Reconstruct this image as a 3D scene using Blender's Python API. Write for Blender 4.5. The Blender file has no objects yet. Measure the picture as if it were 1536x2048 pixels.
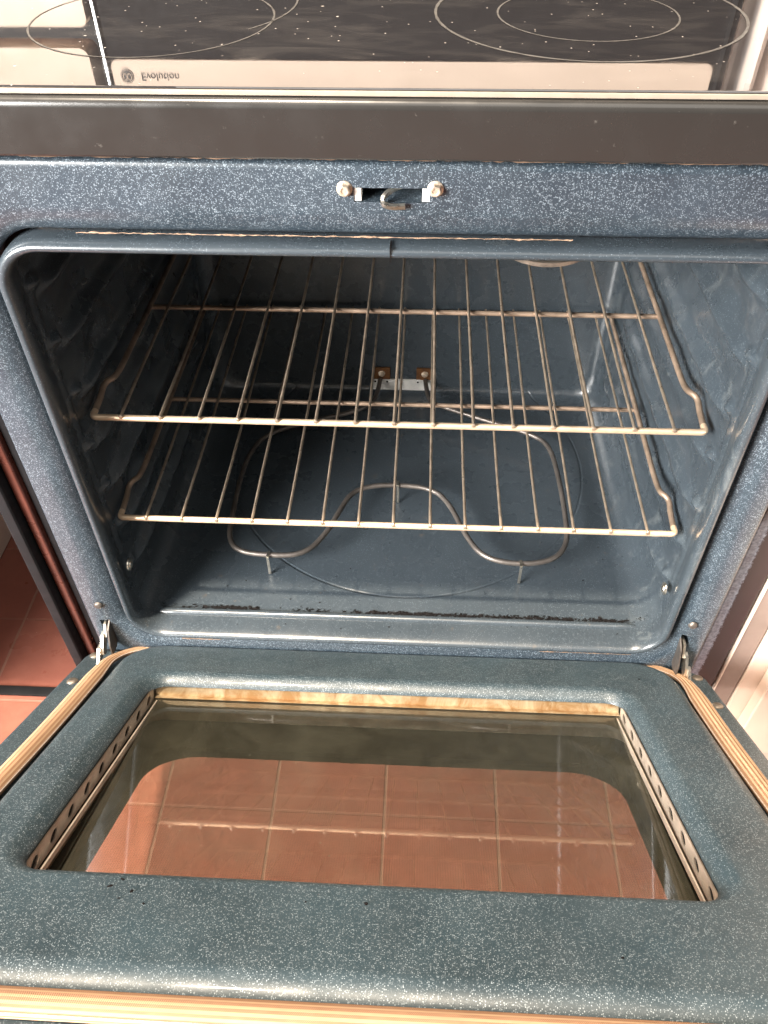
import bpy, bmesh, math, random
from mathutils import Vector, Matrix
random.seed(7)
C = bpy.context.scene
col = C.collection
R = math.radians
# ------------------------------------------------------------------ camera
CP = Vector((0.01593, -0.54262, 0.77338)); PI_, YA, RO, F = R(-45.526), R(-3.288), R(-0.654), 1623.5
fw = Vector((math.sin(YA)*math.cos(PI_), math.cos(YA)*math.cos(PI_), math.sin(PI_)))
rt = fw.cross(Vector((0, 0, 1))).normalized(); up = rt.cross(fw)
r2 = rt*math.cos(RO)+up*math.sin(RO); u2 = -rt*math.sin(RO)+up*math.cos(RO)
cd = bpy.data.cameras.new('camera'); cam = bpy.data.objects.new('camera', cd); col.objects.link(cam)
m = Matrix((r2, u2, -fw)).transposed().to_4x4(); m.translation = CP
cam.matrix_world = m
cd.sensor_fit = 'VERTICAL'; cd.sensor_height = 36; cd.sensor_width = 27
cd.lens = F/2048*36; cd.clip_start = 0.01; cd.clip_end = 100
C.camera = cam
C.render.resolution_x = 768; C.render.resolution_y = 1024
C.view_settings.view_transform = 'Standard'; C.view_settings.look = 'None'
C.view_settings.exposure = 0.0; C.view_settings.gamma = 1.0
# ------------------------------------------------------------------ world: the room's soft light
w = bpy.data.worlds.new('World'); C.world = w; w.use_nodes = True
nt = w.node_tree; nt.nodes.clear()
o_ = nt.nodes.new('ShaderNodeOutputWorld'); bg = nt.nodes.new('ShaderNodeBackground')
tc = nt.nodes.new('ShaderNodeTexCoord'); sp = nt.nodes.new('ShaderNodeSeparateXYZ')
nt.links.new(tc.outputs['Generated'], sp.inputs[0])
rmp = nt.nodes.new('ShaderNodeValToRGB')       # left of the room bright (window), right dimmer
mr = nt.nodes.new('ShaderNodeMapRange'); mr.inputs['From Min'].default_value = -1; mr.inputs['From Max'].default_value = 1
nt.links.new(sp.outputs['X'], mr.inputs['Value']); nt.links.new(mr.outputs[0], rmp.inputs[0])
e = rmp.color_ramp.elements
e[0].position = 0.0; e[0].color = (.92, .88, .84, 1)
e[1].position = 1.0; e[1].color = (.36, .34, .32, 1)
x_ = rmp.color_ramp.elements.new(.35); x_.color = (.44, .42, .40, 1)
x_ = rmp.color_ramp.elements.new(.5); x_.color = (.16, .155, .15, 1)
x_ = rmp.color_ramp.elements.new(.62); x_.color = (.26, .25, .24, 1)
zr = nt.nodes.new('ShaderNodeMapRange')          # ceiling side of the room brighter than the floor side
for k_, v_ in (('From Min', -.3), ('From Max', .8), ('To Min', .55), ('To Max', 1.7)): zr.inputs[k_].default_value = v_
nt.links.new(sp.outputs['Z'], zr.inputs['Value'])
mx = nt.nodes.new('ShaderNodeVectorMath'); mx.operation = 'SCALE'
nt.links.new(rmp.outputs[0], mx.inputs[0]); nt.links.new(zr.outputs[0], mx.inputs['Scale'])
nt.links.new(mx.outputs[0], bg.inputs[0]); bg.inputs[1].default_value = .46
nt.links.new(bg.outputs[0], o_.inputs[0])
# ------------------------------------------------------------------ lamps
def area(name, loc, tgt, size, power, color, sy=None, spread=180):
    l = bpy.data.lights.new(name, 'AREA'); l.energy = power; l.color = color
    l.shape = 'RECTANGLE'; l.size = size; l.size_y = sy or size
    o = bpy.data.objects.new(name, l); col.objects.link(o); o.location = loc
    l.spread = R(spread)
    o.rotation_euler = (Vector(tgt)-Vector(loc)).to_track_quat('-Z', 'Y').to_euler()
    return o
area('window_light', (-1.50, -1.32, 1.05), (.02, .05, .22), 1.1, 50, (1.0, .97, .93), .8, 65)
area('sunbeam_light', (-.80, -.60, 4.0), (-.1, 0, .0), .14, 540, (1.0, .84, .66))
area('overhead_fill', (.2, -1.0, 2.2), (0, 0, .2), 1.6, 20, (1.0, .95, .88))  # soft overhead fill added to brighten the scene, not a fitted lamp

# ------------------------------------------------------------------ materials
def mat(name):
    m = bpy.data.materials.new(name); m.use_nodes = True
    n = m.node_tree; b = n.nodes['Principled BSDF']
    return m, n, b
def node(n, t, **k):
    x = n.nodes.new(t)
    for a, v in k.items(): setattr(x, a, v)
    return x
def setin(x, **k):
    for a, v in k.items(): x.inputs[a.replace('_', ' ')].default_value = v
def coord(n, scale=(1, 1, 1)):
    t = node(n, 'ShaderNodeTexCoord'); mp = node(n, 'ShaderNodeMapping'); mp.inputs['Scale'].default_value = scale
    n.links.new(t.outputs['Object'], mp.inputs[0]); return mp.outputs[0]
def noise(n, co, scale, detail=3, rough=.55, dist=0):
    x = node(n, 'ShaderNodeTexNoise'); setin(x, Scale=scale, Detail=detail, Roughness=rough, Distortion=dist)
    n.links.new(co, x.inputs['Vector']); return x.outputs['Fac']
def voro(n, co, scale):
    x = node(n, 'ShaderNodeTexVoronoi'); setin(x, Scale=scale); n.links.new(co, x.inputs['Vector']); return x
def rng(n, v, a, b, c=0., d=1.):
    x = node(n, 'ShaderNodeMapRange'); x.clamp = True
    x.inputs['From Min'].default_value = a; x.inputs['From Max'].default_value = b
    x.inputs['To Min'].default_value = c; x.inputs['To Max'].default_value = d
    n.links.new(v, x.inputs['Value']); return x.outputs[0]
def mth(n, op, a, b=None):
    x = node(n, 'ShaderNodeMath', operation=op)
    for i, v in enumerate((a, b)):
        if v is None: continue
        if isinstance(v, (int, float)): x.inputs[i].default_value = v
        else: n.links.new(v, x.inputs[i])
    return x.outputs[0]
def mix(n, f, a, b):
    x = node(n, 'ShaderNodeMix', data_type='RGBA')
    ia, ib = x.inputs[6], x.inputs[7]
    if isinstance(f, (int, float)): x.inputs[0].default_value = f
    else: n.links.new(f, x.inputs[0])
    for s, v in ((ia, a), (ib, b)):
        if isinstance(v, tuple): s.default_value = (*v, 1)
        else: n.links.new(v, s)
    return x.outputs[2]
def bump(n, b, h, strength=.2, dist=.001, prev=None):
    x = node(n, 'ShaderNodeBump'); setin(x, Strength=strength, Distance=dist); n.links.new(h, x.inputs['Height'])
    if prev is not None: n.links.new(prev, x.inputs['Normal'])
    n.links.new(x.outputs[0], b.inputs['Normal']); return x.outputs[0]
def simple(name, c, rough=.5, metal=0., var=0.15, vs=30, spec=.5, bmp=0., bs=200):
    m, n, b = mat(name); co = coord(n)
    f = rng(n, noise(n, co, vs, 5), .3, .7)
    n.links.new(mix(n, f, tuple(x*(1-var) for x in c), tuple(min(1, x*(1+var)) for x in c)), b.inputs['Base Color'])
    n.links.new(rng(n, noise(n, co, vs*2.3, 4), .3, .7, rough*.8, min(1, rough*1.25)), b.inputs['Roughness'])
    setin(b, Metallic=metal); b.inputs['Specular IOR Level'].default_value = spec
    if bmp: bump(n, b, noise(n, co, bs, 3), bmp)
    return m

def enamel(name, base, fleck, dens, rough=.3, cell=600, worms=.0, grime=None, orange=.12, wear=False, rings=False, coat=.25, tv=.2):
    m, n, b = mat(name); co = coord(n)
    v = voro(n, co, cell); sepc = node(n, 'ShaderNodeSeparateColor'); n.links.new(v.outputs['Color'], sepc.inputs[0])
    near = rng(n, v.outputs['Distance'], .16, .42, 1, 0)
    pick = rng(n, sepc.outputs[0], 1-dens, 1-dens+.12)
    msk = mth(n, 'MULTIPLY', near, pick)
    v2 = voro(n, co, cell*.42); s2 = node(n, 'ShaderNodeSeparateColor'); n.links.new(v2.outputs['Color'], s2.inputs[0])
    m2 = mth(n, 'MULTIPLY', rng(n, v2.outputs['Distance'], .08, .2, 1, 0), rng(n, s2.outputs[1], .86, .9))
    msk = mth(n, 'MAXIMUM', msk, m2)
    if worms:
        wn = noise(n, co, cell*.9, 2, .5, 1.2)
        msk = mth(n, 'MAXIMUM', msk, rng(n, wn, .60, .68, 0, worms))
    patch = rng(n, noise(n, co, 9, 4), .3, .75, .55, 1.0)
    msk = mth(n, 'MULTIPLY', msk, patch)
    tone = rng(n, noise(n, co, 14, 5), .3, .72)
    c = mix(n, tone, tuple(x*(1-tv) for x in base), tuple(x*(1+tv) for x in base))
    c = mix(n, msk, c, fleck)
    rg = rng(n, noise(n, co, 22, 5), .3, .7, rough*.75, rough*1.35)
    if wear:      # pale scale stains and rubbed streaks
        st = mth(n, 'MULTIPLY', rng(n, noise(n, co, 26, 6, .7, .6), .62, .74), rng(n, noise(n, co, 5, 2), .48, .62))
        c = mix(n, mth(n, 'MULTIPLY', st, .14), c, (.30, .31, .29))
        sw = node(n, 'ShaderNodeSeparateXYZ'); n.links.new(co, sw.inputs[0])
        stk = mth(n, 'MULTIPLY', rng(n, noise(n, coord(n, (1, 1, .35)), 48, 6, .72, .8), .56, .70), rng(n, sw.outputs[0], .255, .27))
        c = mix(n, mth(n, 'MULTIPLY', stk, .10), c, (.42, .44, .42))
    sx = node(n, 'ShaderNodeSeparateXYZ'); n.links.new(co, sx.inputs[0])
    hb = noise(n, co, 260, 2)
    if grime:     # burnt crust lying along the floor ridge, and a few rust stains
        y0, z1 = grime
        band = mth(n, 'MULTIPLY', rng(n, mth(n, 'ABSOLUTE', mth(n, 'SUBTRACT', sx.outputs['Y'], y0)), .001, .0045, 1, 0),
                   rng(n, sx.outputs['Z'], z1, z1+.004, 1, 0))
        cr = rng(n, noise(n, co, 130, 5, .7, 1.5), .50, .56)
        along = rng(n, noise(n, coord(n, (1, 0, 0)), 11, 2), .44, .58, .1, 1)
        gm = mth(n, 'MULTIPLY', mth(n, 'GREATER_THAN', mth(n, 'MULTIPLY', band, mth(n, 'MULTIPLY', cr, along)), .2), 1.)
        c = mix(n, gm, c, (.006, .006, .006))
        rg = mth(n, 'MAXIMUM', rg, mth(n, 'MULTIPLY', gm, .85)); clean = mth(n, 'SUBTRACT', 1.0, gm)
        n.links.new(mth(n, 'MULTIPLY', clean, coat), b.inputs['Coat Weight']); n.links.new(mth(n, 'MULTIPLY', clean, .6), b.inputs['Specular IOR Level'])
        low = rng(n, sx.outputs['Z'], .03, .06, 1, 0)
        rs = mth(n, 'MULTIPLY', low, mth(n, 'MULTIPLY', rng(n, noise(n, co, 55, 5, .7), .64, .72), .25))
        c = mix(n, rs, c, (.12, .085, .05))
    n.links.new(c, b.inputs['Base Color']); n.links.new(rg, b.inputs['Roughness'])
    b.inputs['Specular IOR Level'].default_value = .6
    n.links.new(mth(n, 'MULTIPLY', msk, .35), b.inputs['Metallic'])
    b.inputs['Coat Weight'].default_value = coat; b.inputs['Coat Roughness'].default_value = .12
    prev = bump(n, b, hb, orange, .0006)
    if rings:     # the pressed circle in the oven floor
        dx = mth(n, 'SUBTRACT', sx.outputs['X'], .002); dy = mth(n, 'SUBTRACT', sx.outputs['Y'], .292)
        rr_ = mth(n, 'SQRT', mth(n, 'ADD', mth(n, 'MULTIPLY', dx, dx), mth(n, 'MULTIPLY', dy, dy)))
        h = mth(n, 'MULTIPLY', rng(n, mth(n, 'ABSOLUTE', mth(n, 'SUBTRACT', rr_, .236)), 0, .0022, 1, 0),
                rng(n, sx.outputs['Z'], .028, .032, 1, 0))
        bump(n, b, h, .8, -.0009, prev)
    return m

M = {}
M['face'] = enamel('face_enamel', (.021, .032, .043), (.32, .38, .43), .52, .36, 860, .85, orange=.25)
M['door'] = enamel('door_enamel', (.020, .034, .042), (.33, .38, .41), .38, .46, 920, .5, orange=.2, coat=.06)
M['cavity'] = enamel('cavity_enamel', (.032, .041, .049), (.20, .24, .27), .25, .27, 1000, .0, tv=.08, grime=(.0325, .03), wear=True, orange=.1, rings=True)
M['rod'] = simple('rack_wire', (.44, .35, .265), .34, .75, .28, 70)
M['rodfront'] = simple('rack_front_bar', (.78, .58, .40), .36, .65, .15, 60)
M['brownrod'] = simple('rack_cross_bar', (.31, .225, .165), .36, .6, .35, 60)
M['element'] = simple('element_sheath', (.11, .096, .086), .42, .6, .35, 45, bmp=.3)
M['zinc'] = simple('zinc_steel', (.70, .66, .58), .32, 1., .2, 120)
M['rustscrew'] = simple('rusted_screw', (.62, .52, .41), .38, .7, .35, 400)
M['silver'] = simple('terminal_steel', (.66, .65, .62), .45, .3, .15, 90)
M['rust'] = simple('rusty_tab', (.13, .055, .018), .6, .4, .4, 150)
M['black'] = simple('black_paint', (.010, .010, .011), .55, 0, .2, 40, spec=.12)
M['blackmatt'] = simple('dark_void', (.004, .004, .004), .8, 0, .1, 40)
M['maroon'] = simple('maroon_trim', (.085, .026, .018), .3, 0, .25, 30)
M['cream'] = simple('cream_panel', (.68, .56, .47), .45, 0, .04, 12)
M['cabinet'] = simple('cabinet_laminate', (.62, .50, .41), .5, 0, .06, 9)
M['cabinetline'] = simple('cabinet_taupe_strip', (.20, .15, .125), .5, 0, .1, 20)
M['white'] = simple('white_plastic', (.80, .72, .68), .4, 0, .04, 14)
M['orange'] = simple('orange_wood', (.55, .24, .05), .5, 0, .1, 100)
M['tab'] = simple('bright_tab', (.80, .78, .72), .4, .3, .1, 200)
M['dullsteel'] = simple('dull_steel', (.20, .17, .14), .4, .7, .3, 200)
M['edge'] = simple('glass_edge_glint', (.24, .20, .16), .4, 0, .1, 60)  # pale tone standing in for the reflection on the glass edge
M['border'] = simple('glass_border', (.040, .036, .026), .5, 0, .2, 30)
M['chrome'] = simple('chrome', (.7, .7, .7), .12, 1, .05, 40)
M['ink'] = simple('printed_ink', (.03, .028, .03), .5, 0, .05, 40)
M['ring'] = simple('ring_print', (.05, .048, .045), .5, 0, .3, 60)
M['crust'] = simple('rust_crust', (.22, .14, .09), .8, 0, .5, 120, bmp=.8)
M['char'] = simple('charred_crumb', (.006, .005, .005), .9, 0, .3, 300, spec=.1)
M['counter'] = simple('counter_stone', (.35, .31, .27), .4, 0, .1, 40)

def m_rail():
    m, n, b = mat('rail_paint'); co = coord(n)
    s = mth(n, 'MULTIPLY', rng(n, noise(n, coord(n, (3, 40, 3)), 60, 5, .7), .66, .72), .12)
    n.links.new(mix(n, s, (.018, .017, .016), (.3, .28, .25)), b.inputs['Base Color'])
    n.links.new(rng(n, noise(n, co, 40, 4), .3, .7, .20, .32), b.inputs['Roughness'])
    b.inputs['Specular IOR Level'].default_value = .5
    b.inputs['Coat Weight'].default_value = .3; b.inputs['Coat Roughness'].default_value = .07
    return m
M['rail'] = m_rail()
def m_cook():
    m, n, b = mat('cooktop_glass'); co = coord(n)
    v = voro(n, co, 190); sc = node(n, 'ShaderNodeSeparateColor'); n.links.new(v.outputs['Color'], sc.inputs[0])
    sp_ = mth(n, 'MULTIPLY', rng(n, v.outputs['Distance'], .06, .16, 1, 0), rng(n, sc.outputs[0], .84, .92))
    v3 = voro(n, co, 75); s3 = node(n, 'ShaderNodeSeparateColor'); n.links.new(v3.outputs['Color'], s3.inputs[0])
    big = mth(n, 'MULTIPLY', rng(n, v3.outputs['Distance'], .05, .11, 1, 0), rng(n, s3.outputs[0], .93, .96))
    sm = mth(n, 'MULTIPLY', rng(n, noise(n, coord(n, (1, 2.5, 1)), 14, 6, .68, .8), .48, .8), .055)
    st = mth(n, 'MULTIPLY', rng(n, noise(n, coord(n, (6, 40, 6)), 9, 5, .7, .3), .62, .74), .05)
    f = mth(n, 'MAXIMUM', mth(n, 'MAXIMUM', mth(n, 'MULTIPLY', sp_, .8), big), mth(n, 'MAXIMUM', sm, st))
    n.links.new(mix(n, f, (.014, .013, .014), (.42, .38, .34)), b.inputs['Base Color'])
    n.links.new(rng(n, f, 0, .4, .012, .45), b.inputs['Roughness'])
    b.inputs['IOR'].default_value = 2.1
    return m
M['cook'] = m_cook()
def m_gasket():
    m, n, b = mat('gasket_braid'); co = coord(n)
    uv = node(n, 'ShaderNodeTexCoord'); sx = node(n, 'ShaderNodeSeparateXYZ'); n.links.new(uv.outputs['UV'], sx.inputs[0])
    wu = mth(n, 'SINE', mth(n, 'MULTIPLY', sx.outputs[0], 6.2832/.0011))
    wv = mth(n, 'SINE', mth(n, 'MULTIPLY', sx.outputs[1], 6.2832*44))
    weave = rng(n, mth(n, 'MULTIPLY', wu, wv), -1, 1)
    line = rng(n, mth(n, 'SINE', mth(n, 'MULTIPLY', sx.outputs[1], 6.2832*14)), -.3, .3)
    blot = rng(n, noise(n, co, 45, 4, .6), .35, .66)
    c = mix(n, line, (.19, .085, .038), (.44, .29, .17))
    c = mix(n, mth(n, 'MULTIPLY', blot, .25), c, (.36, .21, .12))
    soot = mth(n, 'MULTIPLY', rng(n, noise(n, co, 16, 3), .50, .72), .25)
    c = mix(n, soot, c, (.13, .065, .035))
    c = mix(n, mth(n, 'MULTIPLY', weave, .3), c, (.48, .36, .27))
    n.links.new(c, b.inputs['Base Color']); setin(b, Roughness=.9); b.inputs['Specular IOR Level'].default_value = .15
    bump(n, b, weave, .8, .0006)
    return m
M['gasket'] = m_gasket()
def m_gasket2():
    m, n, b = mat('gasket_edge_thread'); co = coord(n)
    n.links.new(mix(n, rng(n, noise(n, co, 700, 2), .35, .65), (.30, .22, .17), (.44, .36, .30)), b.inputs['Base Color']); setin(b, Roughness=.9)
    return m
M['gasket2'] = m_gasket2()
def m_glass(name, tint, dots=False, dirt=1.0):
    m, n, b = mat(name); n.nodes.remove(b); out = [x for x in n.nodes if x.type == 'OUTPUT_MATERIAL'][0]
    co = coord(n)
    tr = node(n, 'ShaderNodeBsdfTransparent'); tr.inputs[0].default_value = (*tint, 1)
    gl = node(n, 'ShaderNodeBsdfGlossy'); gl.inputs['Roughness'].default_value = .03
    fr = node(n, 'ShaderNodeFresnel'); fr.inputs[0].default_value = 1.75
    a = node(n, 'ShaderNodeMixShader'); n.links.new(rng(n, fr.outputs[0], 0, 1, .02, 1), a.inputs[0])
    n.links.new(tr.outputs[0], a.inputs[1]); n.links.new(gl.outputs[0], a.inputs[2])
    df = node(n, 'ShaderNodeBsdfDiffuse'); df.inputs[0].default_value = (.21, .20, .145, 1)
    v = voro(n, co, 110); sc = node(n, 'ShaderNodeSeparateColor'); n.links.new(v.outputs['Color'], sc.inputs[0])
    sp_ = mth(n, 'MULTIPLY', rng(n, v.outputs['Distance'], .05, .10, 1, 0), rng(n, sc.outputs[0], .90, .93))
    haze = rng(n, noise(n, co, 12, 6, .7, 1.0), .40, .85, .07*dirt, .17*dirt)
    scr = mth(n, 'MULTIPLY', rng(n, noise(n, coord(n, (5, 60, 5)), 8, 4, .7, .5), .66, .72), .10*dirt)
    f = mth(n, 'MAXIMUM', mth(n, 'MULTIPLY', sp_, .75*dirt), mth(n, 'MAXIMUM', haze, scr))
    bm_ = node(n, 'ShaderNodeMixShader'); n.links.new(f, bm_.inputs[0])
    n.links.new(a.outputs[0], bm_.inputs[1]); n.links.new(df.outputs[0], bm_.inputs[2])
    last = bm_
    if dots:
        v = voro(n, coord(n), 480); v.inputs['Randomness'].default_value = 0
        dk = node(n, 'ShaderNodeBsdfDiffuse'); dk.inputs[0].default_value = (.05, .025, .02, 1)
        k = node(n, 'ShaderNodeMixShader'); n.links.new(rng(n, v.outputs['Distance'], .16, .34, .32, 0), k.inputs[0])
        n.links.new(last.outputs[0], k.inputs[1]); n.links.new(dk.outputs[0], k.inputs[2]); last = k
    n.links.new(last.outputs[0], out.inputs[0]); return m
M['glass'] = m_glass('inner_glass', (.84, .85, .75))
M['glass2'] = m_glass('outer_glass', (.74, .70, .65), True, .3)
def m_tan():
    m, n, b = mat('stained_tan_metal'); co = coord(n)
    st = rng(n, noise(n, coord(n, (1, 1, .5)), 38, 6, .68, 1.2), .40, .64)
    c = mix(n, st, (.24, .14, .06), (.40, .33, .22))
    dr = rng(n, noise(n, coord(n, (1, 1, .4)), 75, 5, .7), .60, .68)
    c = mix(n, mth(n, 'MULTIPLY', dr, .6), c, (.18, .10, .045))
    n.links.new(c, b.inputs['Base Color']); setin(b, Roughness=.42, Metallic=.55)
    return m
M['tan'] = m_tan()
M['ventmetal'] = simple('vent_metal', (.42, .36, .30), .4, .4, .2, 60)
def m_scuff():
    m, n, b = mat('scuffed_side'); co = coord(n)
    sx = node(n, 'ShaderNodeSeparateXYZ'); n.links.new(co, sx.inputs[0])
    edge = mth(n, 'ADD', sx.outputs['X'], mth(n, 'MULTIPLY', noise(n, coord(n, (1, 1, .5)), 330, 8, .85, .6), .016))
    s = rng(n, edge, .3690, .3715, 1, 0)
    s = mth(n, 'MULTIPLY', s, rng(n, sx.outputs['Z'], .19, .21, 1, 0))
    s = mth(n, 'MULTIPLY', s, rng(n, noise(n, co, 260, 3, .7), .35, .6, .5, 1))
    n.links.new(mix(n, s, (.020, .008, .009), (.34, .40, .50)), b.inputs['Base Color']); setin(b, Roughness=.45)
    return m
M['scuff'] = m_scuff()
def m_floor():
    m, n, b = mat('terracotta_tiles'); co = coord(n)
    T = .1535
    def line(axis, off):
        sx = node(n, 'ShaderNodeSeparateXYZ'); n.links.new(co, sx.inputs[0])
        u = mth(n, 'DIVIDE', mth(n, 'SUBTRACT', sx.outputs[axis], off), T)
        fr = mth(n, 'ABSOLUTE', mth(n, 'SUBTRACT', mth(n, 'FRACT', mth(n, 'ADD', u, 100.5)), .5))
        return rng(n, mth(n, 'ADD', fr, mth(n, 'MULTIPLY', noise(n, co, 60, 3), .006)), .012, .018, 1, 0), mth(n, 'FLOOR', mth(n, 'ADD', u, 100.))
    gx, ix = line('X', -.016); gy, iy = line('Y', .092)
    gy = mth(n, 'MULTIPLY', gy, .4)
    g = mth(n, 'MAXIMUM', gx, gy)
    wn = node(n, 'ShaderNodeTexWhiteNoise', noise_dimensions='2D'); cb = node(n, 'ShaderNodeCombineXYZ')
    n.links.new(ix, cb.inputs[0]); n.links.new(iy, cb.inputs[1]); n.links.new(cb.outputs[0], wn.inputs['Vector'])
    c = mix(n, wn.outputs['Value'], (.24, .082, .056), (.30, .108, .074))
    c = mix(n, rng(n, noise(n, co, 30, 5, .65), .35, .7), c, (.215, .072, .050))
    v = voro(n, co, 120); sc = node(n, 'ShaderNodeSeparateColor'); n.links.new(v.outputs['Color'], sc.inputs[0])
    sp_ = mth(n, 'MULTIPLY', rng(n, v.outputs['Distance'], .05, .10, 1, 0), rng(n, sc.outputs[0], .93, .95))
    c = mix(n, g, c, (.27, .145, .105)); c = mix(n, sp_, c, (.6, .5, .42))
    n.links.new(c, b.inputs['Base Color'])
    n.links.new(rng(n, noise(n, co, 18, 5), .3, .7, .24, .42), b.inputs['Roughness'])
    bump(n, b, mth(n, 'MULTIPLY', g, -1.), .5, .002)
    return m
M['floor'] = m_floor()

# ------------------------------------------------------------------ mesh helpers
def tag(o, label=None, cat=None, group=None, kind=None):
    if label: o['label'] = label
    if cat: o['category'] = cat
    if group: o['group'] = group
    if kind: o['kind'] = kind
    return o
ORIG = {}
def world_loc(p):
    return Vector(ORIG.get(p.name, (0, 0, 0))) if p else Vector((0, 0, 0))
def obj(name, bm, mt, parent=None, smooth=True, angle=35, local=False):
    me = bpy.data.meshes.new(name); bmesh.ops.recalc_face_normals(bm, faces=bm.faces[:]); bm.to_mesh(me); bm.free()
    if smooth:
        me.polygons.foreach_set('use_smooth', [True]*len(me.polygons))
        me.set_sharp_from_angle(angle=R(angle))
    me.materials.append(mt)
    o = bpy.data.objects.new(name, me); col.objects.link(o)
    if smooth:
        wn = o.modifiers.new('weighted_normals', 'WEIGHTED_NORMAL'); wn.keep_sharp = True; wn.weight = 80
    if parent:
        o.parent = parent
        if not local:
            o.location = -world_loc(parent)
    return o
def empty(name, loc):
    o = bpy.data.objects.new(name, None); col.objects.link(o); o.location = loc; ORIG[o.name] = tuple(loc); return o
def bx(bm, x0, x1, y0, y1, z0, z1, bev=0, seg=2):
    g = bmesh.ops.create_cube(bm, size=1)['verts']
    for v in g: v.co = Vector(((x0+x1)/2+v.co.x*(x1-x0), (y0+y1)/2+v.co.y*(y1-y0), (z0+z1)/2+v.co.z*(z1-z0)))
    if bev:
        ed = list({e for v in g for e in v.link_edges})
        bmesh.ops.bevel(bm, geom=ed, offset=bev, segments=seg, affect='EDGES', profile=.6)
def smoothpath(pts, it=3, closed=False):
    P = [Vector(p) for p in pts]
    for _ in range(it):
        Q = []
        n = len(P)
        if not closed: Q.append(P[0])
        for i in range(n if closed else n-1):
            a, b = P[i], P[(i+1) % n]
            Q += [a*.75+b*.25, a*.25+b*.75]
        if not closed: Q.append(P[-1])
        P = Q
    return P
def tube(bm, pts, r, n=12, closed=False, cap=True, prof=None, upv=None):
    P = [Vector(p) for p in pts]; N = len(P); rings = []
    ref = Vector(upv) if upv else None
    for i in range(N):
        if closed: t = (P[(i+1) % N]-P[i-1]).normalized()
        else: t = (P[min(i+1, N-1)]-P[max(i-1, 0)]).normalized()
        if upv is None:
            if ref is None: ref = Vector((0, 0, 1)) if abs(t.z) < .9 else Vector((1, 0, 0))
            ref = (ref-t*ref.dot(t)).normalized(); u = ref
        else: u = (ref-t*ref.dot(t)).normalized()
        s = t.cross(u).normalized()
        if prof: ring = [bm.verts.new(P[i]+s*a+u*b) for a, b in (prof(i) if callable(prof) else prof)]
        else:
            rr = r(i) if callable(r) else r
            ring = [bm.verts.new(P[i]+s*(math.cos(2*math.pi*k/n)*rr)+u*(math.sin(2*math.pi*k/n)*rr)) for k in range(n)]
        rings.append(ring)
    n = len(rings[0])
    for i in range(N if closed else N-1):
        a, b = rings[i], rings[(i+1) % N]
        for k in range(n): bm.faces.new((a[k], a[(k+1) % n], b[(k+1) % n], b[k]))
    if cap and not closed:
        bm.faces.new(rings[0][::-1]); bm.faces.new(rings[-1])
def rr(x0, x1, a0, a1, r, nc=10, ns=(2, 2)):
    """rounded rectangle outline in 2-D; ns = points along horizontal / vertical sides"""
    out = []
    cs = [(x1-r, a1-r, 0), (x0+r, a1-r, 90), (x0+r, a0+r, 180), (x1-r, a0+r, 270)]
    for i, (cx, cy, s) in enumerate(cs):
        arc = [(cx+r*math.cos(R(s+90*k/nc)), cy+r*math.sin(R(s+90*k/nc))) for k in range(nc+1)]
        out += arc
        nx = cs[(i+1) % 4]; st = (nx[0]+r*math.cos(R(nx[2])), nx[1]+r*math.sin(R(nx[2])))
        k = ns[i % 2]
        for j in range(1, k): out.append((arc[-1][0]+(st[0]-arc[-1][0])*j/k, arc[-1][1]+(st[1]-arc[-1][1])*j/k))
    return out
def loops(bm, ls, close=False):
    vs = [[bm.verts.new(p) for p in l] for l in ls]; n = len(vs[0])
    for i in range(len(vs) if close else len(vs)-1):
        a, b = vs[i], vs[(i+1) % len(vs)]
        for k in range(n): bm.faces.new((a[k], a[(k+1) % n], b[(k+1) % n], b[k]))
    return vs
def lathe(bm, prof, c, axis, n=20):
    """profile (radius, height) spun about axis through c"""
    ax = Vector(axis).normalized(); u = ax.orthogonal().normalized(); s = ax.cross(u); vs = []
    for r, h in prof:
        vs.append([bm.verts.new(Vector(c)+ax*h+(u*math.cos(2*math.pi*k/n)+s*math.sin(2*math.pi*k/n))*r) for k in range(n)])
    for a, b in zip(vs, vs[1:]):
        for k in range(n): bm.faces.new((a[k], a[(k+1) % n], b[(k+1) % n], b[k]))
    bm.faces.new(vs[-1]); bm.faces.new(vs[0][::-1])
def poly_plate(bm, pts, x0, x1):
    """plate with outline in (y,z) and thickness along x"""
    a = [bm.verts.new((x0, y, z)) for y, z in pts]; b = [bm.verts.new((x1, y, z)) for y, z in pts]; n = len(pts)
    bm.faces.new(a[::-1]); bm.faces.new(b)
    for k in range(n): bm.faces.new((a[k], a[(k+1) % n], b[(k+1) % n], b[k]))

# ------------------------------------------------------------------ setting
FZ = -.31
bm = bmesh.new(); v = [bm.verts.new(p) for p in ((-4, -4, FZ), (4, -4, FZ), (4, 2.5, FZ), (-4, 2.5, FZ))]; bm.faces.new(v)
tag(obj('floor', bm, M['floor'], smooth=False), kind='structure')

# ------------------------------------------------------------------ the range
rg = empty('electric_range', (-.006, 0, FZ))
tag(rg, 'black electric range with its speckled blue oven standing open, door hanging half down', 'oven')
CX = -.0049                                     # centre of the oven opening
LH, LZ0, LZ1 = .3013, .010, .4943               # lip half width, bottom, top

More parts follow.
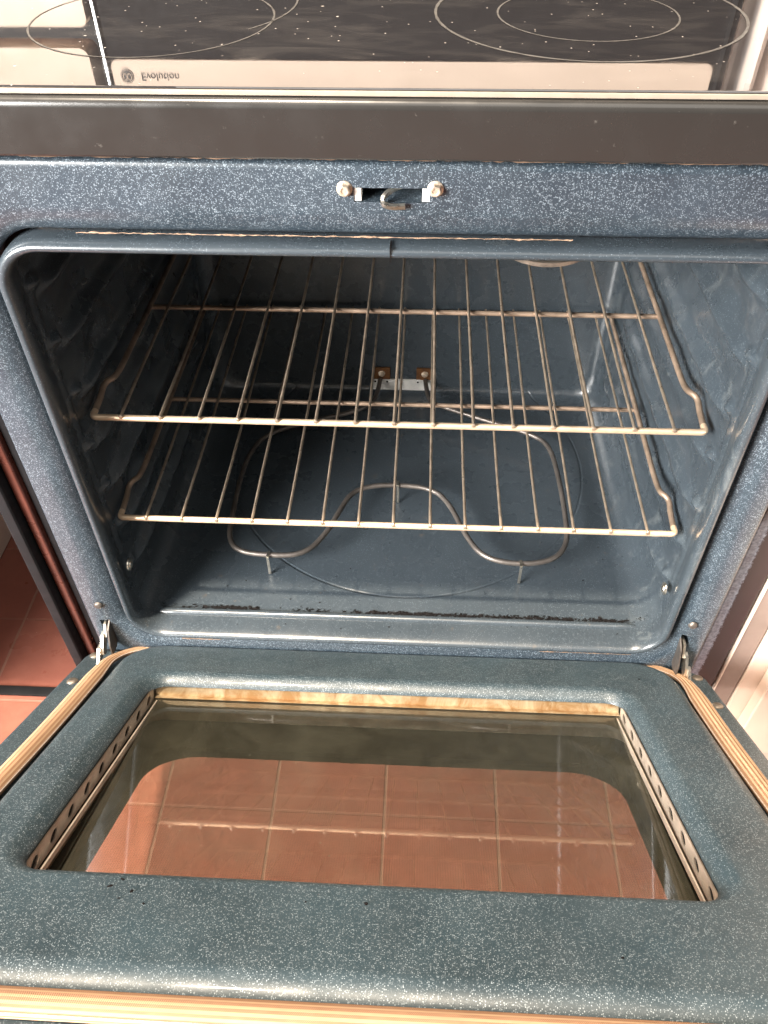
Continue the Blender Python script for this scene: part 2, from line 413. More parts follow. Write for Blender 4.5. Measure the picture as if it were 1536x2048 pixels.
# face frame
def fl(off, y, r=None):
    rad = .040+off if r is None else r
    return [(x, y, z) for x, z in rr(CX-LH-off, CX+LH+off, LZ0-off, LZ1+off, rad, 10, (40, 40))]
OUT = (-.3500, .3375, -.0235, .5534)
def fo(ins, y):
    return [(x, y, z) for x, z in rr(OUT[0]+ins, OUT[1]-ins, OUT[2]+ins, OUT[3]-ins, .006, 10, (40, 40))]
bm = bmesh.new()
loops(bm, [fl(.0035, .020), fl(.0035, .009), fl(.0050, .005), fl(.0085, .0015), fl(.014, -.0015), fl(.020, -.0038), fl(.026, -.005),
           fo(.006, -.005), fo(.003, -.0045), fo(.001, -.0030), fo(0, 0), fo(0, .020)], close=True)
frame = obj('face_frame', bm, M['face'], rg)
def cut(target, boxes):
    bm = bmesh.new()
    for b in boxes: bx(bm, *b)
    me = bpy.data.meshes.new('c'); bm.to_mesh(me); bm.free(); c = bpy.data.objects.new('c', me); col.objects.link(c)
    c.parent = target
    md = target.modifiers.new('b', 'BOOLEAN'); md.operation = 'DIFFERENCE'; md.object = c; md.solver = 'EXACT'
    bpy.context.view_layer.update()
    dg = bpy.context.evaluated_depsgraph_get(); nm = bpy.data.meshes.new_from_object(target.evaluated_get(dg))
    target.modifiers.clear(); target.data = nm
    bpy.data.objects.remove(c)
SL = (-.0330, .0185)                            # latch slot
cut(frame, [(SL[0], SL[1], -.03, .05, .5262, .5362), (-.3375, -.3265, -.03, .05, .000, .038), (.3095, .3195, -.03, .05, .002, .044)])
# latch slot lining, tabs and hook
for a in ((SL[0]-.01, SL[1]+.01, .0205, .023, .520, .544), (-.34, -.324, .0205, .023, -.01, .05), (.306, .323, .0205, .023, -.01, .05)):
    bm = bmesh.new(); bx(bm, *a); obj('slot_backing', bm, M['blackmatt'], rg)
for x in (SL[0]+.0025, SL[1]-.0025):
    bm = bmesh.new(); bx(bm, x-.0026, x+.0026, -.0042, .012, .5266, .5358, .0006); obj('latch_tab', bm, M['tab'], rg)
bm = bmesh.new()
hk = smoothpath([(.000, .004, .5345), (-.0045, .000, .5345), (-.0105, -.0045, .5330), (-.0138, -.0075, .5295), (-.0128, -.0085, .5262), (-.007, -.0088, .5248), (.002, -.0085, .5254)], 2)
tube(bm, hk, 0, prof=[(-.0012, -.0018), (.0012, -.0018), (.0012, .0018), (-.0012, .0018)], upv=(0, -.5, 1))
obj('latch_hook', bm, M['zinc'], rg)
for x, z in ((-.0392, .5355), (.0222, .5362)):
    bm = bmesh.new(); lathe(bm, [(.0055, 0), (.0054, .0008), (.0046, .0012), (.0040, .0014)], (x, -.005, z), (0, -1, 0), 20); lathe(bm, [(.0042, .0013), (.0042, .0042), (.0036, .0050), (.0026, .0051), (.0020, .0042)], (x, -.005, z), (0, -1, 0), 6)
    obj('screw', bm, M['rustscrew'], rg)
for x, z in ((-.3315, .0655), (.3145, .0665)):
    bm = bmesh.new(); lathe(bm, [(.0048, 0), (.0046, .0015), (.0036, .0028), (.0018, .0034)], (x, -.005, z), (0, -1, 0)); obj('screw', bm, M['element'], rg)
# rust crust lines at the top and bottom edges of the frame
def crust(bm, x0, x1, y, z, r, n=160):
    pts = [(x0+(x1-x0)*i/n, y, z+random.uniform(-1, 1)*.0003) for i in range(n+1)]
    rad = [max(.0001, .6*r*(.35+.9*random.random()*abs(math.sin(i*.21)+.4*math.sin(i*.07+1)))) for i in range(n+1)]
    tube(bm, pts, lambda i: rad[i], 6)
bm = bmesh.new(); crust(bm, -.345, .335, -.0042, .5548, .0011); obj('rust_line', bm, M['crust'], rg)
bm = bmesh.new(); crust(bm, -.235, .12, -.0015, .4993, .0010); obj('rust_line', bm, M['crust'], rg)
bm = bmesh.new(); crust(bm, -.25, -.205, -.003, .0052, .0014, 50); obj('rust_line', bm, M['crust'], rg)
bm = bmesh.new(); crust(bm, .16, .262, -.003, .0046, .0010, 90); obj('rust_line', bm, M['crust'], rg)

# oven cavity: lip, walls with pressed rack guides, rounded back
YB = .452
def wall_disp(side, y, z):
    """inward bulge of a side wall"""
    d = 0
    for k, zl in enumerate((.085, .142, .199, .256, .313, .370, .427)):
        L = .05+.004*math.sin(k*2.1+side); 
        env = 1/(1+math.exp(-(y-L)/.006))*1/(1+math.exp((y-.41)/.008))
        # a shelf: steep underside, soft top
        t = (z-zl)
        sh = math.exp(-(t/.0050)**2) if t < 0 else math.exp(-(t/.0100)**2)
        d += .0095*sh*env
        # stop nib at the mouth of every guide
        d += .0075*math.exp(-((y-(L-.012))/.0075)**2-((t-.012)/.0045)**2)
        d -= .0035*math.exp(-((y-(L+.055))/.020)**2-((t-.026)/.010)**2)
    # crumpled stamping between guides
    d += .0014*math.sin(z*71+1.7*side+2.2*math.sin(y*31))*math.sin(y*47+z*23+side)*(1/(1+math.exp(-(y-.06)/.02)))
    # vertical bead behind the lip
    d += .0026*math.exp(-((y-.026)/.0028)**2)*(1/(1+math.exp(-(z-.07)/.006)))*(1/(1+math.exp((z-.43)/.01)))
    e = min(1, max(0, (z-.055)/.03))*min(1, max(0, (.462-z)/.025))
    return d*e
NS = (60, 150)
def cl(xh, z0, z1, r, y, disp=False):
    out = []
    for x, z in rr(CX-xh, CX+xh, z0, z1, r, 10, NS):
        if disp and abs(abs(x-CX)-xh) < 1e-4:
            s = 1 if x > CX else -1
            x -= s*wall_disp(s, y, z)
        out.append((x, y, z))
    return out
bm = bmesh.new()
L = [cl(LH, LZ0, LZ1, .040, .018), cl(LH, LZ0, LZ1, .040, .001), cl(LH-.0006, LZ0+.0006, LZ1-.0006, .0394, -.004), cl(LH-.0022, LZ0+.0022, LZ1-.0022, .0378, -.0072), cl(LH-.0046, LZ0+.0044, LZ1-.0044, .0358, -.0088),
     cl(LH-.0072, LZ0+.0066, LZ1-.0066, .034, -.0082), cl(LH-.0090, LZ0+.0082, LZ1-.0084, .033, -.0060), cl(LH-.0100, LZ0+.0092, LZ1-.0096, .032, -.002), cl(LH-.0100, LZ0+.0100, LZ1-.0100, .032, .004)]
ys = [.010+i*.0042 for i in range(101)]
for y in ys:
    t = (y-.004)/(YB-.004); out_ = .0055*min(1, (y-.004)/.018)
    L.append(cl(LH-.0100+out_-.0125*t, .020, LZ1-.010-.006*t, .034, y, True))
y0 = ys[-1]; x_h = LH-.0100+.0055-.0125
for k in range(1, 7):
    a = R(90*k/6); rad = YB-y0
    L.append(cl(x_h-rad*(1-math.cos(a)), .020+rad*.6*(1-math.cos(a)), LZ1-.016-rad*(1-math.cos(a)), .034, y0+rad*math.sin(a)))
vs = loops(bm, L); bm.faces.new(vs[-1])
obj('oven_cavity', bm, M['cavity'], rg, angle=60)
bm = bmesh.new(); bx(bm, -.0086, -.0076, -.0091, .002, .4838, .4953); obj('lip_seam', bm, M['char'], rg)
# floor ridge
bm = bmesh.new()
def ridge_prof(k): return [(math.cos(math.pi*j/8)*.0048*k, math.sin(math.pi*j/8)*.0044*k-.0004) for j in range(9)]
pts = [(-.2855+i*.5565/40, .0245, .020) for i in range(41)]
tube(bm, pts, 0, prof=lambda i: ridge_prof(1 if 0 < i < 40 else .45), upv=(0, 0, 1)); obj('floor_ridge', bm, M['cavity'], rg)
# cavity side screws
for x, y, z, s in ((-.2925, .0165, .111, 1), (.2830, .0200, .0955, -1)):
    bm = bmesh.new(); lathe(bm, [(.0070, 0), (.0068, .0014), (.0046, .0018), (.0040, .0030), (.0020, .0034)], (x, y, z), (s, 0, 0)); obj('screw', bm, M['zinc'], rg)
# bake element
ez = .0475
pp = [(-.044, .447, .047), (-.046, .425, .046), (-.050, .392, ez), (-.075, .368, ez), (-.135, .345, ez), (-.196, .315, ez), (-.213, .270, ez), (-.216, .217, ez), (-.214, .150, ez), (-.212, .118, ez),
      (-.198, .096, ez), (-.158, .0905, ez), (-.116, .094, ez), (-.093, .130, ez), (-.080, .172, ez), (-.068, .203, ez), (-.044, .216, ez), (-.007, .219, ez),
      (.035, .214, ez), (.057, .188, ez), (.078, .128, ez), (.098, .097, ez), (.139, .0885, ez), (.180, .097, ez), (.199, .125, ez), (.201, .170, ez), (.200, .234, ez), (.195, .300, ez), (.176, .326, ez), (.110, .355, ez), (.050, .383, ez), (.030, .395, ez), (.025, .425, .046), (.023, .447, .047)]
bm = bmesh.new(); tube(bm, smoothpath(pp, 3), .0033, 12); be = obj('bake_element', bm, M['element'], rg)
ORIG[be.name] = (0, 0, 0)
def sub(name, bm, mt, parent, **k):      # sub-part in its parent's own frame
    return obj(name, bm, mt, parent, local=True, **k)
for x, y in ((-.159, .0895), (.140, .0875), (-.009, .218)):
    bm = bmesh.new(); bx(bm, x-.0016, x+.0016, y-.0055, y-.0045, .0212, .0510, .0003); bx(bm, x-.0016, x+.0016, y-.0045, y+.005, .0500, .0515, .0003); sub('foot', bm, M['zinc'], be)
# terminal plate on the back wall
bm = bmesh.new(); bx(bm, -.0570, .0390, YB-.003, YB-.0006, .0255, .0455, .0004)
tp = obj('terminal_plate', bm, M['silver'], rg)
for x in (-.0420, .0220):
    bm = bmesh.new(); bx(bm, x-.0125, x+.0125, YB-.0035, YB-.0008, .0457, .0665, .0006); sub('mounting_tab', bm, M['rust'], tp)
    bm = bmesh.new(); lathe(bm, [(.0052, 0), (.0050, .0012), (.0034, .0016), (.0034, .0034), (.0016, .0038)], (x, YB-.0035, .0565), (0, -1, 0)); sub('screw', bm, M['rustscrew'], tp)
for x in (-.052, -.034, .012, .033):
    bm = bmesh.new(); lathe(bm, [(.0017, 0), (.0015, .0004), (.0008, .0004)], (x, YB-.003, .0412), (0, -1, 0)); sub('rivet_hole', bm, M['blackmatt'], tp)
# broil element under the ceiling
bm = bmesh.new()
z = .4745
bp = [(-.06, .44, .462), (-.06, .40, z), (-.20, .36, z), (-.21, .10, z), (-.17, .045, z), (-.11, .040, z), (-.075, .08, z), (-.07, .26, z), (-.03, .30, z), (.01, .30, z), (.045, .26, z), (.05, .07, z), (.080, .036, z), (.150, .036, z), (.19, .07, z), (.20, .36, z), (.05, .40, z), (.05, .44, .462)]
tube(bm, smoothpath(bp, 3), .0036, 10); obj('broil_element', bm, M['element'], rg)
bm = bmesh.new(); lathe(bm, [(.036, 0), (.035, .0035), (.028, .0075), (.014, .0098), (.004, .0102)], (.105, .030, .4838), (0, 0, -1), 28); obj('lamp_cover', bm, M['dullsteel'], rg)

# front rail and cooktop
bm = bmesh.new()
prof = [(.010, .5608), (-.0195, .5608), (-.0212, .5614), (-.0222, .5628), (-.0222, .5915), (-.0214, .5945), (-.0196, .5966), (-.0165, .5975), (.010, .5975)]
ls = [[(x, y, z) for y, z in prof] for x in [-.390+.78*i/40 for i in range(41)]]
vv = [[bm.verts.new(p) for p in l] for l in ls]
for a, b in zip(vv, vv[1:]):
    for k in range(len(prof)): bm.faces.new((a[k], a[(k+1) % len(prof)], b[(k+1) % len(prof)], b[k]))
bm.faces.new(vv[0]); bm.faces.new(vv[-1])
obj('front_rail', bm, M['rail'], rg)
bm = bmesh.new(); bx(bm, -.386, .374, -.0150, .560, .5982, .6020, .0016, 3)
ct = obj('cooktop', bm, M['cook'], rg)
ORIG[ct.name] = (0, 0, 0)
bm = bmesh.new(); bx(bm, -.386, .374, -.0172, -.0156, .5980, .6010, .0005, 2); obj('edge_glint_strip', bm, M['edge'], rg)  # strip whose pale colour imitates the glass bevel's reflected highlight
def ring(cx, cy, r, w=.0014, a0=0, a1=360):
    bm = bmesh.new(); n = 120; full = a1-a0 >= 360
    P = []
    for k in range(n if full else n+1):
        a = R(a0+(a1-a0)*k/n); ww = w*(.75+.5*random.random())
        P.append([bm.verts.new((cx+(r+d)*math.cos(a), cy+(r+d)*math.sin(a), .60225)) for d in (-ww/2, ww/2)])
    for i in range(len(P) if full else len(P)-1):
        a, b = P[i], P[(i+1) % len(P)]; bm.faces.new((a[0], a[1], b[1], b[0]))
    sub('burner_ring', bm, M['ring'], ct)
ring(-.189, .128, .089); ring(.132, .150, .113, .0022); ring(.131, .146, .066); ring(-.19, .172, .102, .0014, -42, 60)
# backguard, seen mirrored in the glass
bm = bmesh.new(); bx(bm, -.398, .380, .5615, .620, .598, .93, .006, 3); bgd = obj('backguard', bm, M['black'], rg)
ORIG[bgd.name] = (0, 0, 0)
def rpanel(x0, x1, z0, z1, r, y0, y1, bmx):
    A = rr(x0, x1, z0, z1, r, 8)
    a = [bmx.verts.new((x, y0, z)) for x, z in A]; b = [bmx.verts.new((x, y1, z)) for x, z in A]; n = len(A)
    bmx.faces.new(a); bmx.faces.new(b[::-1])
    for k in range(n): bmx.faces.new((a[k], a[(k+1) % n], b[(k+1) % n], b[k]))
bm = bmesh.new(); rpanel(-.386, .362, .757, .915, .010, .5580, .5613, bm); sub('control_panel', bm, M['cream'], bgd)
bm = bmesh.new(); lathe(bm, [(.0085, 0), (.0085, .0004)], (-.3675, .5579, .776), (0, -1, 0), 28); sub('emblem', bm, M['ink'], bgd)
bm = bmesh.new()
for dx, dz, r in ((-.0028, .0006, .0024), (.0028, .0006, .0024)):
    tube(bm, [(-.3675+dx+r*math.cos(2*math.pi*k/20), .5573, .776+dz+1.5*r*math.sin(2*math.pi*k/20)) for k in range(20)], .0005, 6, closed=True)
tube(bm, [(-.3675+.0074*math.cos(2*math.pi*k/28), .5573, .776+.0074*math.sin(2*math.pi*k/28)) for k in range(28)], .0003, 6, closed=True)
sub('emblem_loops', bm, M['cream'], bgd)
cu = bpy.data.curves.new('t', 'FONT'); cu.body = 'Evolution'; cu.size = .0130; cu.extrude = .0002
to = bpy.data.objects.new('t', cu); col.objects.link(to); bpy.context.view_layer.update()
me = bpy.data.meshes.new_from_object(to.evaluated_get(bpy.context.evaluated_depsgraph_get()))
bpy.data.objects.remove(to)
me.transform(Matrix.Translation((-.350, .5576, .7725)) @ Matrix.Rotation(R(90), 4, 'X')); me.materials.clear(); me.materials.append(M['ink'])
lo = bpy.data.objects.new('lettering', me); col.objects.link(lo); lo.parent = bgd
for x in (-.392, .369):
    bm = bmesh.new(); bx(bm, x-.0022, x+.0022, .5575, .5613, .602, .925, .0008); sub('chrome_strip', bm, M['chrome'], bgd)

# body: side panels and lower front
bm = bmesh.new(); bx(bm, -.3730, -.3525, .022, .60, -.29, .558, .001); bx(bm, -.400, -.3865, .004, .60, -.29, .558, .004, 3)
obj('side_panel', bm, M['black'], rg)
bm = bmesh.new(); bx(bm, -.3850, -.3745, .016, .050, -.29, .558, .003, 3); obj('side_trim', bm, M['maroon'], rg)
bm = bmesh.new(); bx(bm, .3520, .3860, .024, .60, -.29, .558, .003, 3); obj('side_panel', bm, M['scuff'], rg)
bm = bmesh.new(); bx(bm, -.352, .346, .030, .050, -.29, -.03, .002); obj('storage_drawer', bm, M['black'], rg)

# ------------------------------------------------------------------ door (a part of the range, with its sub-parts)
HZ = -.0108; TILT = R(31.77)
DL, DR = -.3120, .3050            # raised pan edges
def dl(x0, x1, v0, v1, r, w, ns=(40, 40)): return [(x, v, w) for x, v in rr(x0, x1, v0, v1, r, 10, ns)]
bm = bmesh.new()
L = [dl(-.2615, .2370, -.3860, -.0850, .020, -.0125), dl(-.2620, .2375, -.3865, -.0845, .021, -.0100), dl(-.2640, .2400, -.3885, -.0825, .023, -.0065),
     dl(-.2675, .2435, -.3920, -.0790, .026, -.0030), dl(-.2715, .2475, -.3955, -.0755, .030, -.0008), dl(-.2765, .2525, -.4000, -.0700, .034, 0),
     dl(DL+.012, DR-.012, -.4700, -.008, .040, 0), dl(DL+.006, DR-.006, -.4770, -.004, .042, -.0010), dl(DL+.002, DR-.002, -.4835, -.001, .044, -.0042),
     dl(DL, DR, -.4870, .002, .046, -.0090), dl(DL-.001, DR+.001, -.4880, .003, .047, -.0130),
     dl(-.3600, .3440, -.5350, .0060, .020, -.0135), dl(-.3640, .3480, -.5390, .0075, .022, -.0150), dl(-.3655, .3495, -.5405, .0080, .022, -.0185), dl(-.3655, .3495, -.5405, .0080, .022, -.0350)]
loops(bm, L)
door = obj('oven_door', bm, M['door'], rg); door['label'] = 'speckled blue inner side of the oven door with a long window'
door.location = Vector((0, 0, HZ))-world_loc(rg); door.rotation_euler = (-TILT, 0, 0)
# gasket: braided rope with ribs
path = rr(-.3265, .3170, -.4990, .0040, .052, 14, (60, 60))
gp = []
for i, (x, v) in enumerate(path):
    wob = .0009*math.sin(i*.13)
    if v < -.46: wob *= .4
    gp.append(Vector((x+(wob if abs(x) > .2 else 0), v+(wob*.5 if abs(x) < .25 else 0), -.0070)))
def gprof(sc=1.):
    P = []
    n = 48
    for k in range(n):
        a = 2*math.pi*k/n; rib = 1+.035*math.cos(a*14)
        P.append((math.cos(a)*.0092*rib*sc, math.sin(a)*.0062*rib*sc))
    return P
def gat(i):
    x, v, _ = gp[i]
    s = 1.0
    if v > -.02: s = .55
    elif v > -.08: s = .55+.45*(-.02-v)/.06
    return gprof(s)
bm = bmesh.new(); tube(bm, gp, 0, closed=True, prof=gat, upv=(0, 0, 1))
ul = bm.loops.layers.uv.new('UVMap'); bm.faces.ensure_lookup_table(); acc = [0]
for i in range(len(gp)): acc.append(acc[-1]+(gp[(i+1) % len(gp)]-gp[i]).length)
for fi, f_ in enumerate(bm.faces):
    i, k = divmod(fi, 48)
    for l_, (a_, b_) in zip(f_.loops, ((0, 0), (0, 1), (1, 1), (1, 0))): l_[ul].uv = (acc[i+a_], (k+b_)/48)
sub('gasket', bm, M['gasket'], door)
bm = bmesh.new()
N = len(gp)
for off in (-.0090, .0090):
    q = []
    for i in range(N):
        t = (gp[(i+1) % N]-gp[i-1]).normalized(); s = t.cross(Vector((0, 0, 1))); k = .55 if gp[i].y > -.02 else (min(1, .55+.45*max(0, (-.02-gp[i].y)/.06)))
        q.append(gp[i]+s*off*k+Vector((0, 0, .0012)))
    tube(bm, q, .0007, 8, closed=True)
sub('gasket_edge', bm, M['gasket2'], door)
# inner glass, held in a tan metal channel
WG = -.0250
def wg(v): return WG+(v+.085)*.074
bm = bmesh.new(); P = rr(-.272, .247, -.400, -.070, .012, 6)
bm.faces.new([bm.verts.new((x, v, wg(v))) for x, v in P])
sub('inner_glass', bm, M['glass'], door)
bm = bmesh.new()
# hinge-side and hand-side channel walls
for v_, s in ((-.0835, 1), (-.3875, -1)):
    bm = bmesh.new(); bx(bm, -.2585, .2345, min(v_, v_+.0012*s), max(v_, v_+.0012*s), wg(v_)+.0005, -.0105, .0002)
    bx(bm, -.2585, .2345, min(v_-.006*s, v_), max(v_-.006*s, v_), wg(v_)+.0008, wg(v_)+.0016, .0002)
    sub('glass_channel', bm, M['tan'], door)
# perforated vent strips
def vent(x, s):
    bm = bmesh.new(); v0, v1 = -.3800, -.0880; n = 9; w0, w1 = WG-.003, -.0120; cell = (v1-v0)/n
    for side in (0, 1):
        xx = x+side*.0010*s
        for i in range(n):
            a0 = v0+i*cell; a1 = a0+cell; cm, cw = (a0+a1)/2, (w0+w1)/2
            rect = []; ov = []
            for k in range(24):
                a = 2*math.pi*k/24; c, sn = math.cos(a), math.sin(a); m_ = max(abs(c), abs(sn))
                rect.append(bm.verts.new((xx, cm+c/m_*cell/2, cw+sn/m_*(w1-w0)/2)))
                ov.append(bm.verts.new((xx, cm+c*.0055+sn*.0025, cw+sn*.0040)))
            for k in range(24): bm.faces.new((rect[k], rect[(k+1) % 24], ov[(k+1) % 24], ov[k]))
    bmesh.ops.remove_doubles(bm, verts=bm.verts[:], dist=1e-6)
    sub('vent_strip', bm, M['ventmetal'], door, smooth=False)
    bm = bmesh.new(); bx(bm, min(x-.009*s*-1, x-.0085*s*-1) if False else min(x+.010*s, x+.0115*s), max(x+.010*s, x+.0115*s), v0, v1, WG-.02, -.0125)
    sub('vent_backing', bm, M['blackmatt'], door)
vent(-.2595, -1); vent(.2350, 1)
# glass retainer lines along the sides
bm = bmesh.new(); bx(bm, -.2560, -.2545, -.382, -.088, WG-.0055, WG-.0005, .0003); sub('glass_retainer', bm, M['ventmetal'], door); bm = bmesh.new(); bx(bm, .2305, .2320, -.382, -.088, WG-.0055, WG-.0005, .0003)
sub('glass_retainer', bm, M['ventmetal'], door)
# outer shell with the painted border round the outer glass
bm = bmesh.new(); WO = -.0620
L = [dl(-.3640, .3480, -.5390, .0065, .020, -.0352), dl(-.3640, .3480, -.5390, .0065, .020, WO), dl(-.3640, .3480, -.5390, .0065, .020, WO-.0005), dl(-.2430, .2220, -.430, -.1390, .048, WO-.0005)]
loops(bm, L); sub('outer_shell', bm, M['border'], door)
bm = bmesh.new(); bm.faces.new([bm.verts.new((x, v, WO+.0015)) for x, v in rr(-.25, .228, -.445, -.125, .03, 8)])
sub('outer_glass', bm, M['glass2'], door)
# inner baffle between panes
bm = bmesh.new()
L = [dl(-.2720, .2475, -.4005, -.0695, .020, -.0130), dl(-.2720, .2475, -.4005, -.0695, .020, WO+.002)]
loops(bm, L); sub('inner_baffle', bm, M['ventmetal'], door)
# door screws
for x, v in ((-.3530, -.0120), (-.3510, -.0800), (.3380, -.0130), (.3370, -.0800)):
    bm = bmesh.new(); lathe(bm, [(.0062, 0), (.0060, .0012), (.0046, .0026), (.0022, .0033)], (x, v, -.0135), (0, 0, 1)); sub('screw', bm, M['dullsteel'], door)
# hinge arms (they join frame and door)
for sgn, x in ((-1, -.3320), (1, .3140)):
    bm = bmesh.new()
    poly_plate(bm, [(.010, .034), (-.008, .034), (-.012, .027), (-.016, .020), (-.012, .014), (.010, .014)], x-.0014, x+.0014)
    x2 = x+sgn*.003
    poly_plate(bm, [(-.010, .024), (-.017, .024), (-.026, .014), (-.030, .005), (-.024, .000), (-.012, .010)], x2-.0016, x2+.0016)
    x3 = x+sgn*.0062
    poly_plate(bm, [(-.022, .014), (-.028, .014), (-.040, .002), (-.042, -.008), (-.034, -.008), (-.024, .004)], x3-.0016, x3+.0016)
    obj('hinge_arm', bm, M['zinc'], rg, smooth=False)
    bm = bmesh.new(); poly_plate(bm, [(.004, .040), (-.014, .030), (-.022, .012), (-.024, -.004), (-.010, -.006), (.004, .004)], x-sgn*.0052, x-sgn*.0036)
    lathe(bm, [(.0035, 0), (.0032, .0012), (.0015, .002)], (x-sgn*.0036, -.012, .008), (sgn, 0, 0))
    obj('hinge_bracket', bm, M['element'], rg, smooth=False)

# ------------------------------------------------------------------ racks
RX = -.0073
def make_rack(z, yf, yc, yb, label):
    t = empty('oven_rack', (RX, yf, z)); tag(t, label, 'oven rack', 'wire racks inside the oven')
    O = Vector((RX, yf, z))
    def add(name, bm, mt): return obj(name, bm, mt, t)
    a = .2870
    bm = bmesh.new()
    fr = smoothpath([(RX-a, yf+.010, z), (RX-a, yf, z), (RX-a+.010, yf, z), (RX+a-.010, yf, z), (RX+a, yf, z), (RX+a, yf+.010, z)], 3)
    tube(bm, fr, .0031, 14); add('front_bar', bm, M['rodfront'])
    for s in (-1, 1):
        bm = bmesh.new(); q = lambda x, y, dz: (RX+s*x, yf+y, z+dz)
        P = smoothpath([q(a, .0102, 0), q(a+.0004, .022, .0005), q(a+.0012, .034, .0005), q(a+.0020, .044, .0028), q(a-.0010, .050, .0052), q(a-.0055, .056, .0045), q(a-.0062, .070, .0022), q(a-.0062, .09, .0012)], 2)
        P += [Vector(q(a-.0064, yb-yf-.016, .0010))]
        P2 = smoothpath([q(a-.0064, yb-yf-.016, .0010), q(a-.0064, yb-yf, .0010), q(a-.020, yb-yf, .0010)], 3)
        tube(bm, P+P2[1:], .0030, 12); add('side_rail', bm, M['brownrod'])
    bm = bmesh.new(); tube(bm, [(RX-a+.0195, yb, z+.001), (RX+a-.0195, yb, z+.001)], .0030, 12); add('back_bar', bm, M['brownrod'])
    bm = bmesh.new(); tube(bm, [(RX-a+.0070, yc, z-.0006), (RX+a-.0070, yc, z-.0006)], .0028, 12); add('cross_bar', bm, M['brownrod'])
    for i in range(15):
        x = RX-.2575+.5150*i/14+random.uniform(-.0006, .0006); bend = random.uniform(-.0008, .0008)
        bm = bmesh.new()
        tube(bm, smoothpath([(x, yf-.0030, z+.0036), (x, yf+.004, z+.0042), (x+bend, (yf+yc)/2, z+.0040), (x-bend*.5, (yc+yb)/2, z+.0046), (x, yb+.001, z+.0054)], 1), .00155, 8)
        lathe(bm, [(.0018, 0), (.0025, .0006), (.0021, .0016), (.0010, .0021)], (x, yf-.0022, z+.0037), (0, -1, 0), 10)
        add('wire', bm, M['rod'])
    return t
make_rack(.2890, .0469, .2433, .4370, 'upper wire rack, browned chrome, its rear end hidden above the oven mouth')
make_rack(.1653, .0342, .2365, .4420, 'lower wire rack, browned chrome, just above the heating element')

# ------------------------------------------------------------------ neighbours
# right: cream cabinet with a darker taupe filler strip
cb = empty('kitchen_cabinet', (.75, .3, FZ)); tag(cb, 'cream kitchen cabinet to the right of the range, partly in sun', 'cabinet')
bm = bmesh.new(); bx(bm, .4165, 1.10, .022, .60, -.302, .56, .002); obj('carcass', bm, M['cabinet'], cb)
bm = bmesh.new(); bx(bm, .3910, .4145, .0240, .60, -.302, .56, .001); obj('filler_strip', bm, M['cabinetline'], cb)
bm = bmesh.new(); bx(bm, .3895, .3908, .0225, .60, -.302, .56, .0008); obj('edge_strip', bm, M['cream'], cb)
bm = bmesh.new(); bx(bm, .4360, 1.08, .002, .0210, -.215, .53, .004, 3); obj('cabinet_door', bm, M['cabinet'], cb)
bn = empty('waste_bin', (.60, -.16, FZ)); tag(bn, 'white plastic bin with rounded top edge at the right by the oven door', 'bin')
bm = bmesh.new(); loops_ = []
for z, g in ((FZ+.002, -.02), (-.16, -.006), (-.075, 0), (-.062, .004), (-.056, .004), (-.052, 0)):
    loops_.append([(x, y, z) for x, y in rr(.4650-g, .76+g, -.34-g, -.035+g, .03, 8)])
vs = loops(bm, loops_); bm.faces.new(vs[0]); obj('bin_body', bm, M['white'], bn)
bm = bmesh.new(); bm2 = [[(x, y, z) for x, y in rr(.4650-g, .76+g, -.34-g, -.035+g, .03, 8)] for z, g in ((-.0515, .006), (-.044, .006), (-.038, .001), (-.036, -.008))]
vs = loops(bm, bm2); bm.faces.new(vs[-1]); bm.faces.new(vs[0]); obj('bin_lid', bm, M['white'], bn)
# left: the next counter over an open bay, threshold strip on the floor
kc = empty('kitchen_counter', (-.80, .3, .56)); tag(kc, 'stone worktop over the open bay to the left of the range', 'worktop')
bm = bmesh.new(); bx(bm, -1.3, -.405, -.030, .62, .560, .598, .006, 3); obj('worktop_slab', bm, M['counter'], kc)
bm = bmesh.new(); bx(bm, -1.3, -.72, -.005, .60, FZ+.001, .559, .003); obj('bay_shade_block', bm, M['cabinet'], kc)  # unseen block added to keep window light off the bay floor
bm = bmesh.new(); bx(bm, -1.0, -.36, .100, .116, FZ+.0005, FZ+.005, .002); tag(obj('threshold_strip', bm, M['black']), 'scratched grey strip lying on the tiles left of the range', 'floor strip')
# cream box standing on the left worktop (mirrored in the cooktop)
bm = bmesh.new(); rpanel(-.75, -.412, .745, .93, .012, .560, .60, bm); rpanel(-.75, -.405, .600, .722, .010, .562, .60, bm)
tag(obj('bread_box', bm, M['cream']), 'cream box behind the cooktop at the far left, seen only mirrored in the glass', 'box')
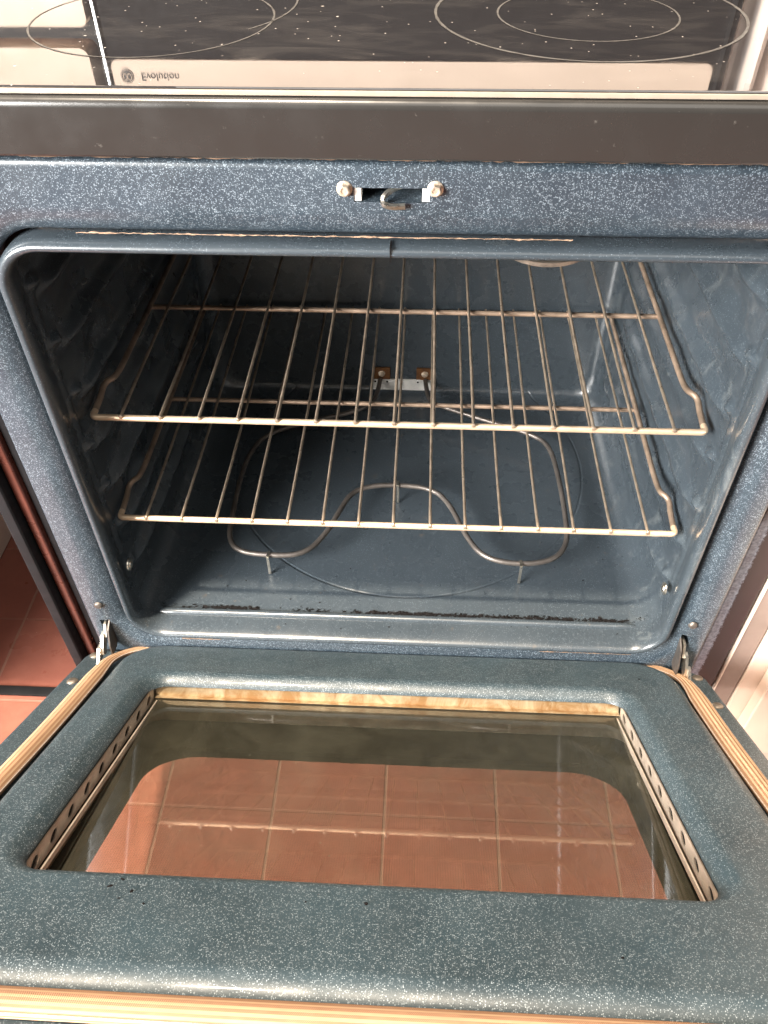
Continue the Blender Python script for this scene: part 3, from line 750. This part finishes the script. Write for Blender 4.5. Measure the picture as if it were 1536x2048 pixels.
# curtain at the right, mirrored too
bm = bmesh.new(); n = 60; rows = [.0+.9*i/12 for i in range(13)]; g = []
for zz in rows:
    g.append([bm.verts.new((.388+.30*k/n+.03*(zz-.2)*0, .600+.020*math.sin(k*.75+zz*1.2)+.008*math.sin(k*1.9+zz*3), .56+zz)) for k in range(n+1)])
for a, b in zip(g, g[1:]):
    for k in range(n): bm.faces.new((a[k], a[k+1], b[k+1], b[k]))
o = obj('curtain', bm, M['white']); tag(o, 'white curtain in soft folds at the right, mirrored in the cooktop', 'curtain')
md = o.modifiers.new('s', 'SOLIDIFY'); md.thickness = .001

# burnt crumbs behind the floor ridge and flakes on the door
def flakes(bm, pts):
    for x, y, z, r in pts:
        g = bmesh.ops.create_icosphere(bm, subdivisions=1, radius=r)['verts']
        sx, sy = random.uniform(.6, 2.2), random.uniform(.5, 1.1); a = random.uniform(-.5, .5)
        for v in g:
            v.co += Vector([random.uniform(-.3, .3)*r for _ in range(3)])
            X, Y = v.co.x*sx, v.co.y*sy
            v.co = Vector((x+X*math.cos(a)-Y*math.sin(a), y+X*math.sin(a)+Y*math.cos(a), z+v.co.z*.8))
pts = []
for i in range(420):
    x = random.choice([random.gauss(.00, .03), random.gauss(.02, .015), random.gauss(.07, .04), random.gauss(.16, .035), random.gauss(.235, .010), random.gauss(-.20, .02)])
    if -.28 < x < .262: pts.append((x, .0305+abs(random.gauss(0, .0014)), .0204, random.uniform(.0006, .0020)))
for i in range(60): pts.append((random.uniform(-.25, .25), random.uniform(.004, .20), .0203, random.uniform(.0002, .0008)))
bm = bmesh.new(); flakes(bm, pts)
tag(obj('burnt_crumbs', bm, M['char'], smooth=False), 'black burnt crumbs lying along the ridge at the front of the oven floor', 'crumbs', kind='stuff')
bm = bmesh.new(); fl_ = []
cT, sT = math.cos(TILT), math.sin(TILT)
for x, v_, r in [(-.178, -.402, .0011), (-.184, -.409, .0012), (-.168, -.413, .0012), (-.156, -.424, .0009), (-.174, -.420, .0006), (-.010, -.414, .0013), (-.05, -.415, .0006), (.06, -.03, .0006), (.262, -.050, .0009), (.15, -.45, .0006)]:
    fl_.append((x, v_*cT, HZ-v_*sT+.0004, r))
flakes(bm, fl_)
tag(obj('door_crumbs', bm, M['char'], smooth=False), 'few tiny black crumbs scattered on the speckled door below the window', 'crumbs', kind='stuff')
